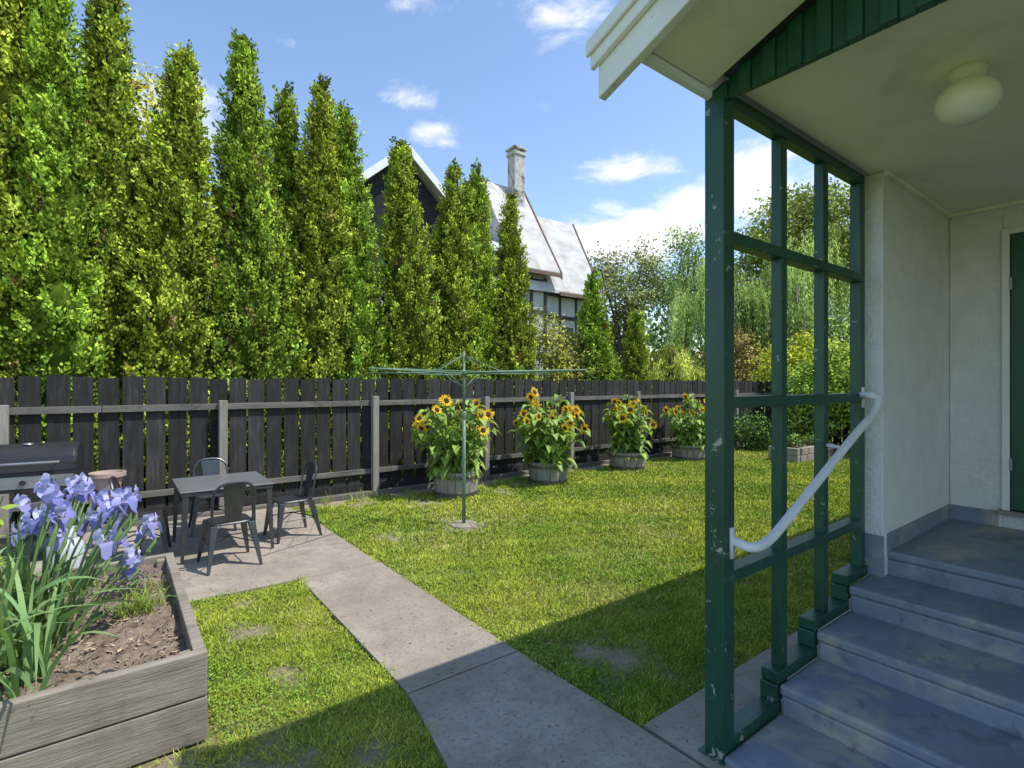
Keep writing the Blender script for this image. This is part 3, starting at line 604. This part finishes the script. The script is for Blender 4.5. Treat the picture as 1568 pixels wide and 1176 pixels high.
# ------------------------------------------------------------------ sunflowers in barrels
SEED=M('sunflower_disc',[(.3,(.03,.015,.008)),(.7,(.09,.045,.015))],60,rough=.9,bump=.8)
STEM=M('plant_stem',[(.3,(.12,.2,.05)),(.7,(.2,.3,.07))],5,rough=.7,bump=.1)
def sunflower(u,v,br,bh,PW,PH,nst,nfl,seed):
    e=empty('sunflower_barrel',W(u,v,0),TH+seed); rng=np.random.default_rng(seed)
    b=B(); ns=18
    for i in range(ns):
        a0=2*math.pi*i/ns+.01; a1=2*math.pi*(i+1)/ns-.01
        prof=[(br*.90,0),(br*.97,bh*.5),(br,bh)]
        for (r0,z0),(r1,z1) in zip(prof[:-1],prof[1:]):
            b.hexa([(r0*math.cos(a0),r0*math.sin(a0),z0),(r0*math.cos(a1),r0*math.sin(a1),z0),((r0-.025)*math.cos(a1),(r0-.025)*math.sin(a1),z0),((r0-.025)*math.cos(a0),(r0-.025)*math.sin(a0),z0)],
                   [(r1*math.cos(a0),r1*math.sin(a0),z1),(r1*math.cos(a1),r1*math.sin(a1),z1),((r1-.025)*math.cos(a1),(r1-.025)*math.sin(a1),z1),((r1-.025)*math.cos(a0),(r1-.025)*math.sin(a0),z1)])
    b.obj('half_barrel',[BARREL],e)
    b=B()
    for f_,r_ in ((.16,.93),(.80,.99)): b.lathe([(br*r_-.01,bh*f_-.02),(br*r_+.012,bh*f_-.02),(br*(r_+.015)+.012,bh*f_+.02),(br*r_-.01,bh*f_+.02)],36)
    b.obj('hoops',[HOOP],e)
    b=B(); b.lathe([(.001,bh-.04),(br*.6,bh-.035),(br*.95,bh-.05)],24); b.obj('potting_soil',[SOIL],e)
    b=B(); LV=[];LF=[];LC=[];off=0; PV=[];PC=[]; dv=B()
    k=6; tt=np.linspace(0,1,k); pw=np.array([.25,.85,1,.8,.45,.03])
    heads=0
    for s_ in range(nst):
        a=2*math.pi*s_/nst*2.4+rng.uniform(-.2,.2); rr_=rng.uniform(.1,1)**.5
        tx,ty=PW*rr_*math.cos(a)*.85,PW*rr_*math.sin(a)*.85; h=bh+(PH-bh)*(1-.5*rr_**2)*rng.uniform(.72,1.0)
        sx,sy=tx*.35,ty*.35
        pts=smooth([(sx,sy,bh-.05),(sx*1.5,sy*1.5,bh+(h-bh)*.4),(tx,ty,h)],1); b.tube(pts,.010,5)
        nl=int(13*(h-bh)/.8)+4
        for q in range(nl):
            f=rng.uniform(.05,.97); idx=f*(len(pts)-1); i0=int(idx); p=pts[i0].lerp(pts[min(i0+1,len(pts)-1)],idx-i0)
            az=rng.uniform(0,6.28); o_=np.array([math.cos(az),math.sin(az),0]); L=rng.uniform(.13,.22)*(1.15-.4*f)
            P=np.array(p)+o_*.04+o_[None,:]*(L*tt)[:,None]; P[:,2]+=L*(.35*tt-.8*tt**2.2)
            sd=np.array([-math.sin(az),math.cos(az),0]); w=L*.8
            up=np.array([0,0,.2*w])
            A=P+sd*(w*.5*pw)[:,None]+up*pw[:,None]; Bq=P-sd*(w*.5*pw)[:,None]+up*pw[:,None]
            v=np.stack([A,P,Bq],1).reshape(-1,3); F=[]
            for i in range(k-1): F+= [[3*i,3*i+1,3*i+4,3*i+3],[3*i+1,3*i+2,3*i+5,3*i+4]]
            LV.append(v); LF.append(np.array(F)+off); off+=len(v)
            LC.append(np.tile(np.array([.30,.43,.09])*rng.uniform(.6,1.35),(len(v),1)))
        if heads<nfl:
            heads+=1
            fa=rng.uniform(-2.6,.6)-seed; d=Vector((math.cos(fa),math.sin(fa),rng.uniform(.15,.75))).normalized()
            c=Vector(pts[-1])+d*.03; R=rng.uniform(.05,.078); xx=d.cross(Vector((0,0,1))).normalized(); yy=xx.cross(d)
            vs=[];n_=14
            for rr2,dz in ((R*.6,.0),(R*.55,.012),(R*.3,.016)):
                for j in range(n_): aa=2*math.pi*j/n_; vs.append(c+(xx*math.cos(aa)+yy*math.sin(aa))*rr2+d*dz)
            fs=[(i*n_+j,i*n_+(j+1)%n_,(i+1)*n_+(j+1)%n_,(i+1)*n_+j) for i in range(2) for j in range(n_)]+[tuple(range(2*n_,3*n_))]
            dv.add(vs,fs)
            np_=30; aa=rng.uniform(0,.2,np_)+np.arange(np_)*6.283/np_*2.0; X=np.array(xx);Yy=np.array(yy);Dd=np.array(d)
            o_=X*np.cos(aa)[:,None]+Yy*np.sin(aa)[:,None]; C=np.array(c)+o_*R*.5
            PV.append(leaves(C,o_+Dd*rng.uniform(-.1,.45,(np_,1)),np.full(np_,R*.95)*rng.uniform(.7,1.2,np_),np.full(np_,R*.42),rng,np.tile(Dd,(np_,1))))
            PC.append(rep(np.array([.90,.60,.02])*rng.uniform(.75,1.1,(np_,1))))
    b.obj('stems',[STEM],e)
    meshnp('leaves',np.concatenate(LV),np.concatenate(LF),np.concatenate(LC),LEAF,e)
    pv=np.concatenate(PV); meshnp('petals',pv,quads(len(pv)//4),np.concatenate(PC),PETAL,e)
    dv.obj('flower_discs',[SEED],e)
sunflower(3.92,6.50,.33,.36,.74,1.60,32,17,1)
sunflower(5.62,6.43,.33,.35,.74,1.60,34,24,2)
sunflower(7.72,6.56,.34,.33,.62,1.50,28,14,3)
sunflower(9.78,6.62,.36,.32,.66,1.56,28,13,4)
# ------------------------------------------------------------------ clothesline
cl=empty('rotary_clothesline',W(3.16,5.07,0),TH)
b=B(); b.tube([(0,0,-.05),(0,0,1.25)],.021,12); b.tube([(0,0,1.25),(0,0,1.97)],.016,12); b.lathe([(.024,1.2),(.03,1.22),(.03,1.27),(.016,1.29)],16)
b.lathe([(.001,1.70),(.04,1.70),(.04,1.75),(.001,1.76)],14)
a1=math.radians(-29.3)-TH; arms=[]
for j in range(4):
    a=a1+j*math.pi/2; tip=Vector((1.48*math.cos(a),1.48*math.sin(a),1.74)); arms.append(a)
    b.tube([(0,0,1.72),tuple(tip)],.009,8)
    b.tube([(.0,0,1.93),(.5*math.cos(a),.5*math.sin(a),1.735)],.006,6)
    b.tube([(.02*math.cos(a),.02*math.sin(a),1.56),(.3*math.cos(a),.3*math.sin(a),1.72)],.005,6)
b.tube([(.03,0,1.3),(.12,.03,1.28),(.12,.03,1.18)],.008,6)
b.obj('mast_and_arms',[LINE],cl,smooth=True)
b=B()
for r_ in (.55,.78,1.0,1.2,1.42):
    for j in range(4):
        p=Vector((r_*math.cos(arms[j]),r_*math.sin(arms[j]),1.745)); q=Vector((r_*math.cos(arms[(j+1)%4]),r_*math.sin(arms[(j+1)%4]),1.745)); m_=(p+q)/2-Vector((0,0,.012+.01*r_))
        b.tube([p,m_,q],.0028,4)
b.obj('lines',[WIRE],cl)
b=B(); b.lathe([(.17,-.02),(.16,.012),(.13,.016),(.001,.018)],24); b.obj('footing',[CONC],cl)
# ------------------------------------------------------------------ table and chairs
tb=empty('patio_table',W(.835,5.81,.018),TH)
b=B(); b.box(-.385,.385,-.425,.425,.62,.632); b.obj('table_top',[TABLET],tb,bevel=.005)
b=B()
b.box(-.375,.375,-.415,-.405,.585,.62); b.box(-.375,.375,.405,.415,.585,.62); b.box(-.375,-.365,-.405,.405,.585,.62); b.box(.365,.375,-.405,.405,.585,.62)
for sx in (-1,1):
    for sy in (-1,1):
        b.hexa([(sx*.37-.012,sy*.41-.012,0),(sx*.37+.012,sy*.41-.012,0),(sx*.37+.012,sy*.41+.012,0),(sx*.37-.012,sy*.41+.012,0)],[(sx*.34-.026,sy*.38-.026,.6),(sx*.34+.026,sy*.38-.026,.6),(sx*.34+.026,sy*.38+.026,.6),(sx*.34-.026,sy*.38+.026,.6)])
b.obj('legs_and_apron',[METAL],tb,bevel=.003)
def chair(u,v,rot):
    e=empty('metal_chair',W(u,v,.018),TH+rot); e.scale=(1,1,1)
    b=B(); s=.165
    n=28; vs=[]
    for r_,z in ((1,.372),(1,.388),(.9,.392),(.7,.383),(.01,.381)):
        for j in range(n):
            a=2*math.pi*j/n; c_,s_=math.cos(a),math.sin(a); pw=.45
            vs.append((r_*s*math.copysign(abs(c_)**pw,c_),r_*s*math.copysign(abs(s_)**pw,s_),z))
    b.add(vs,[(i*n+j,i*n+(j+1)%n,(i+1)*n+(j+1)%n,(i+1)*n+j) for i in range(4) for j in range(n)])
    b.obj('seat',[METAL],e,smooth=True)
    b=B()
    for sx in (-1,1):
        for sy in (-1,1):
            x1,y1=sx*.205,sy*(.20 if sy>0 else .235); x0,y0=sx*.145,sy*.145
            b.hexa([(x1-.011,y1-.011,0),(x1+.011,y1-.011,0),(x1+.011,y1+.011,0),(x1-.011,y1+.011,0)],[(x0-.028,y0-.028,.378),(x0+.028,y0-.028,.378),(x0+.028,y0+.028,.378),(x0-.028,y0+.028,.378)])
    for sx in (-1,1): b.tube([(sx*.17,.17,.20),(sx*.172,-.185,.20)],.006,6)
    b.tube([(-.17,.17,.2),(0,0,.235),(.172,-.185,.2)],.006,6); b.tube([(.17,.17,.2),(0,0,.245),(-.172,-.185,.2)],.006,6)
    b.obj('legs',[METAL],e,bevel=.002)
    b=B()
    b.tube(smooth([(-.155,-.14,.36),(-.165,-.17,.50),(-.165,-.2,.66),(-.10,-.225,.735),(0,-.23,.745),(.10,-.225,.735),(.165,-.2,.66),(.165,-.17,.50),(.155,-.14,.36)],2),.012,8)
    k=6
    for i in range(k):
        t0,t1=i/k,(i+1)/k; f=lambda t:(-.15-.075*t,.385+.345*t,.06+.03*t)
        y0,z0,w0=f(t0);y1,z1,w1=f(t1)
        b.hexa([(-w0,y0,z0),(w0,y0,z0),(w0,y0+.006,z0),(-w0,y0+.006,z0)],[(-w1,y1,z1),(w1,y1,z1),(w1,y1+.006,z1),(-w1,y1+.006,z1)])
    b.obj('backrest',[METAL],e,smooth=False)
chair(.80,5.20,.06); chair(1.46,5.74,math.pi/2+.1); chair(.84,6.50,math.pi-.05); chair(.20,5.85,-math.pi/2-.12)
# ------------------------------------------------------------------ barbecue
bq=empty('barbecue',W(-.62,6.42,.018),TH-.1); bq.scale=(1,1,1.06)
b=B()
b.box(-.36,.36,-.22,.22,.60,.76,0)
b.box(-.66,-.37,-.2,.2,.735,.76,1)
for sx in (-.33,.33):
    for sy in (-.19,.19): b.box(sx-.018,sx+.018,sy-.018,sy+.018,0,.60,0)
b.box(-.34,.34,-.2,.2,.14,.16,0); b.box(-.34,.34,-.225,-.221,.63,.73,1)
b.obj('cart',[BLACK,STEEL],bq,bevel=.006)
b=B(); n=14; vs=[]
for x,s_ in ((-.36,.92),(-.34,1),(.34,1),(.36,.92)):
    for j in range(n+1):
        a=math.pi*j/n; vs.append((x,-.215*s_*math.cos(a),.765+.22*s_*math.sin(a)**.75))
fs=[(i*(n+1)+j,i*(n+1)+j+1,(i+1)*(n+1)+j+1,(i+1)*(n+1)+j) for i in range(3) for j in range(n)]+[tuple(range(n,-1,-1)),tuple(range(3*(n+1),4*(n+1)))]
b.add(vs,fs); b.tube([(-.25,-.26,.84),(.25,-.26,.84)],.012,8,1); b.tube([(-.22,-.2,.84),(-.22,-.26,.84)],.008,6,1); b.tube([(.22,-.2,.84),(.22,-.26,.84)],.008,6,1)
b.lathe([(.001,.995),(.035,.99),(.04,.98)],14,(0,-.05),1)
b.obj('lid',[BLACK,STEEL],bq,bevel=.01)
b=B()
for x in (-.2,0,.2): b.tube([(x,-.226,.68),(x,-.25,.68)],.022,12)
b.obj('knobs',[BLACK],bq)
GAS=M('gas_bottle_paint',[(.3,(.42,.46,.50)),(.7,(.54,.58,.62))],4,rough=.4,bump=.05,spots=(12,(.3,.26,.22),.6,.7))
b=B(); b.lathe([(.001,.02),(.11,.03),(.125,.07),(.125,.27),(.10,.33),(.04,.36),(.04,.37)],24); b.lathe([(.07,.35),(.07,.43),(.065,.43),(.065,.35)],20); b.tube([(0,0,.36),(0,0,.42)],.02,8); b.lathe([(.1,0),(.1,.03)],20)
b.obj('gas_bottle',[GAS],loc=W(-.32,5.5,.018),smooth=True)
pt=empty('terracotta_pot',W(-.06,6.3,.0),TH)
b=B(); b.lathe([(.001,.60),(.10,.60),(.125,.72),(.145,.72),(.145,.76),(.128,.76),(.12,.735),(.001,.73)],28); b.obj('pot',[TERRA],pt,smooth=False)
b=B(); b.lathe([(.001,.57),(.14,.57),(.14,.598),(.001,.598)],24)
for j in range(3):
    a=j*2.09; b.tube([(.13*math.cos(a),.13*math.sin(a),.018),(.09*math.cos(a),.09*math.sin(a),.57)],.012,6)
b.obj('pot_stand',[METAL],pt)
sb=empty('stone_garden_bed',W(11.8,5.2,0),TH); b=B(); rr=random.Random(9)
for z in (0,.15):
    for i in range(5): x=-.75+i*.3+(0.05 if z else 0); b.box(x+.004,x+.29,-.32,-.22,z,z+.145); b.box(x+.004,x+.29,.22,.32,z,z+.145)
    b.box(-.86,-.76,-.3,.3,z,z+.145); b.box(.76,.86,-.3,.3,z,z+.145)
b.obj('blocks',[STONE],sb,bevel=.012)
b=B(); b.box(-.76,.76,-.22,.22,0,.22); b.obj('soil',[SOIL],sb)
p=W(11.8,5.2); broad('shrub',p.x,p.y,.1,[(0,0,.38,.5,.25,.12)],40,30,.05,(.2,.3,.06),60,.06,.01)
rng=np.random.default_rng(70); n=650; U=rng.uniform(-.2,3.6,n);V=rng.uniform(1.3,7,n)
meshnp('leaf_litter',leaves(np.stack([U,V,np.full(n,.021)],1),np.stack([rng.normal(size=n),rng.normal(size=n),rng.normal(0,.1,n)],1),rng.uniform(.01,.022,n),rng.uniform(.005,.01,n),rng,np.tile([0,0,1.],(n,1))),quads(n),rep(np.array([.16,.11,.06])*rng.uniform(.5,1.4,(n,1))),LEAFO,rot=TH)
# ------------------------------------------------------------------ sun, sky, camera
du,dv_=-.42,.43
sd=W(-du,-dv_,1).normalized()
el=math.asin(sd.z); az=math.atan2(sd.x,sd.y)
sl=bpy.data.lights.new('sun','SUN'); sl.energy=5.0; sl.angle=math.radians(.5); sl.color=(1,.955,.87)
so=bpy.data.objects.new('sun',sl); COL.objects.link(so); so.rotation_euler=sd.to_track_quat('Z','Y').to_euler(); so.location=sd*50
w=bpy.data.worlds.new('World'); scene.world=w; w.use_nodes=True; nt=w.node_tree
for n_ in list(nt.nodes): nt.nodes.remove(n_)
out=nt.nodes.new('ShaderNodeOutputWorld'); sky=nt.nodes.new('ShaderNodeTexSky'); sky.sky_type='NISHITA'; sky.sun_disc=False
sky.sun_elevation=el; sky.sun_rotation=az; sky.air_density=1.0; sky.dust_density=.3; sky.ozone_density=1.8
bg=nt.nodes.new('ShaderNodeBackground'); bg.inputs[1].default_value=.26; nt.links.new(sky.outputs[0],bg.inputs[0])
bc=nt.nodes.new('ShaderNodeBackground'); bc.inputs[0].default_value=(.97,.98,1,1); bc.inputs[1].default_value=1.15
tc=nt.nodes.new('ShaderNodeTexCoord'); vec=tc.outputs['Generated']
def math_(op,a,b_=None,c_=None):
    m=nt.nodes.new('ShaderNodeMath'); m.operation=op
    for i,s in enumerate((a,b_,c_)):
        if s is None: continue
        if hasattr(s,'is_linked'): nt.links.new(s,m.inputs[i])
        else: m.inputs[i].default_value=s
    return m.outputs[0]
mp=nt.nodes.new('ShaderNodeMapping'); nt.links.new(vec,mp.inputs[0]); mp.inputs['Scale'].default_value=(1,1,1.9)
nz=noise(nt,mp.outputs[0],8.0,8,.62,.3); nz2=noise(nt,mp.outputs[0],2.1,3,.5)
acc=None
for (dx,dz,rx,rz_,gn) in ((.06,.72,.15,.06,.72),(.30,.70,.12,.05,.4),(-.23,.73,.09,.06,.5),(-.14,.49,.085,.028,.66),(-.19,.54,.06,.03,.5),(.22,.41,.11,.03,.78),(.20,.28,.20,.06,1.2),(.34,.34,.10,.05,.85),(.46,.38,.12,.09,.9),(.62,.5,.1,.06,.7),(.75,.42,.3,.12,.8),(-.75,.55,.2,.1,.6),(-1.4,.5,.4,.15,.8),(1.6,.6,.4,.15,.7)):
    c=Vector((dx,1,dz)).normalized()
    s=nt.nodes.new('ShaderNodeVectorMath'); s.operation='SUBTRACT'; nt.links.new(vec,s.inputs[0]); s.inputs[1].default_value=c
    m=nt.nodes.new('ShaderNodeVectorMath'); m.operation='MULTIPLY'; nt.links.new(s.outputs[0],m.inputs[0]); m.inputs[1].default_value=(1/rx,1/rx,1/rz_)
    l=nt.nodes.new('ShaderNodeVectorMath'); l.operation='LENGTH'; nt.links.new(m.outputs[0],l.inputs[0])
    bl=math_('MULTIPLY',math_('MAXIMUM',math_('SUBTRACT',1.25,l.outputs['Value']),0),gn)
    acc=bl if acc is None else math_('MAXIMUM',acc,bl)
d=math_('ADD',math_('MULTIPLY',acc,.42),math_('SUBTRACT',nz.outputs[0],.68))
d=math_('ADD',d,math_('MULTIPLY',math_('SUBTRACT',nz2.outputs[0],.5),.3))
mr=nt.nodes.new('ShaderNodeMapRange'); nt.links.new(d,mr.inputs[0]); mr.inputs[1].default_value=-.05; mr.inputs[2].default_value=.24; mr.inputs[3].default_value=.0; mr.inputs[4].default_value=.97; mr.interpolation_type='SMOOTHSTEP'
ms=nt.nodes.new('ShaderNodeMixShader'); nt.links.new(mr.outputs[0],ms.inputs[0]); nt.links.new(bg.outputs[0],ms.inputs[1]); nt.links.new(bc.outputs[0],ms.inputs[2]); nt.links.new(ms.outputs[0],out.inputs[0])
cam=bpy.data.cameras.new('camera'); co=bpy.data.objects.new('camera',cam); COL.objects.link(co)
co.location=(0,0,1.6); co.rotation_euler=(math.radians(90),0,0); cam.sensor_width=36; cam.lens=36*800/1568; cam.clip_start=.05; cam.clip_end=2000
scene.camera=co
scene.view_settings.view_transform='Standard'; scene.view_settings.look='None'; scene.view_settings.exposure=0
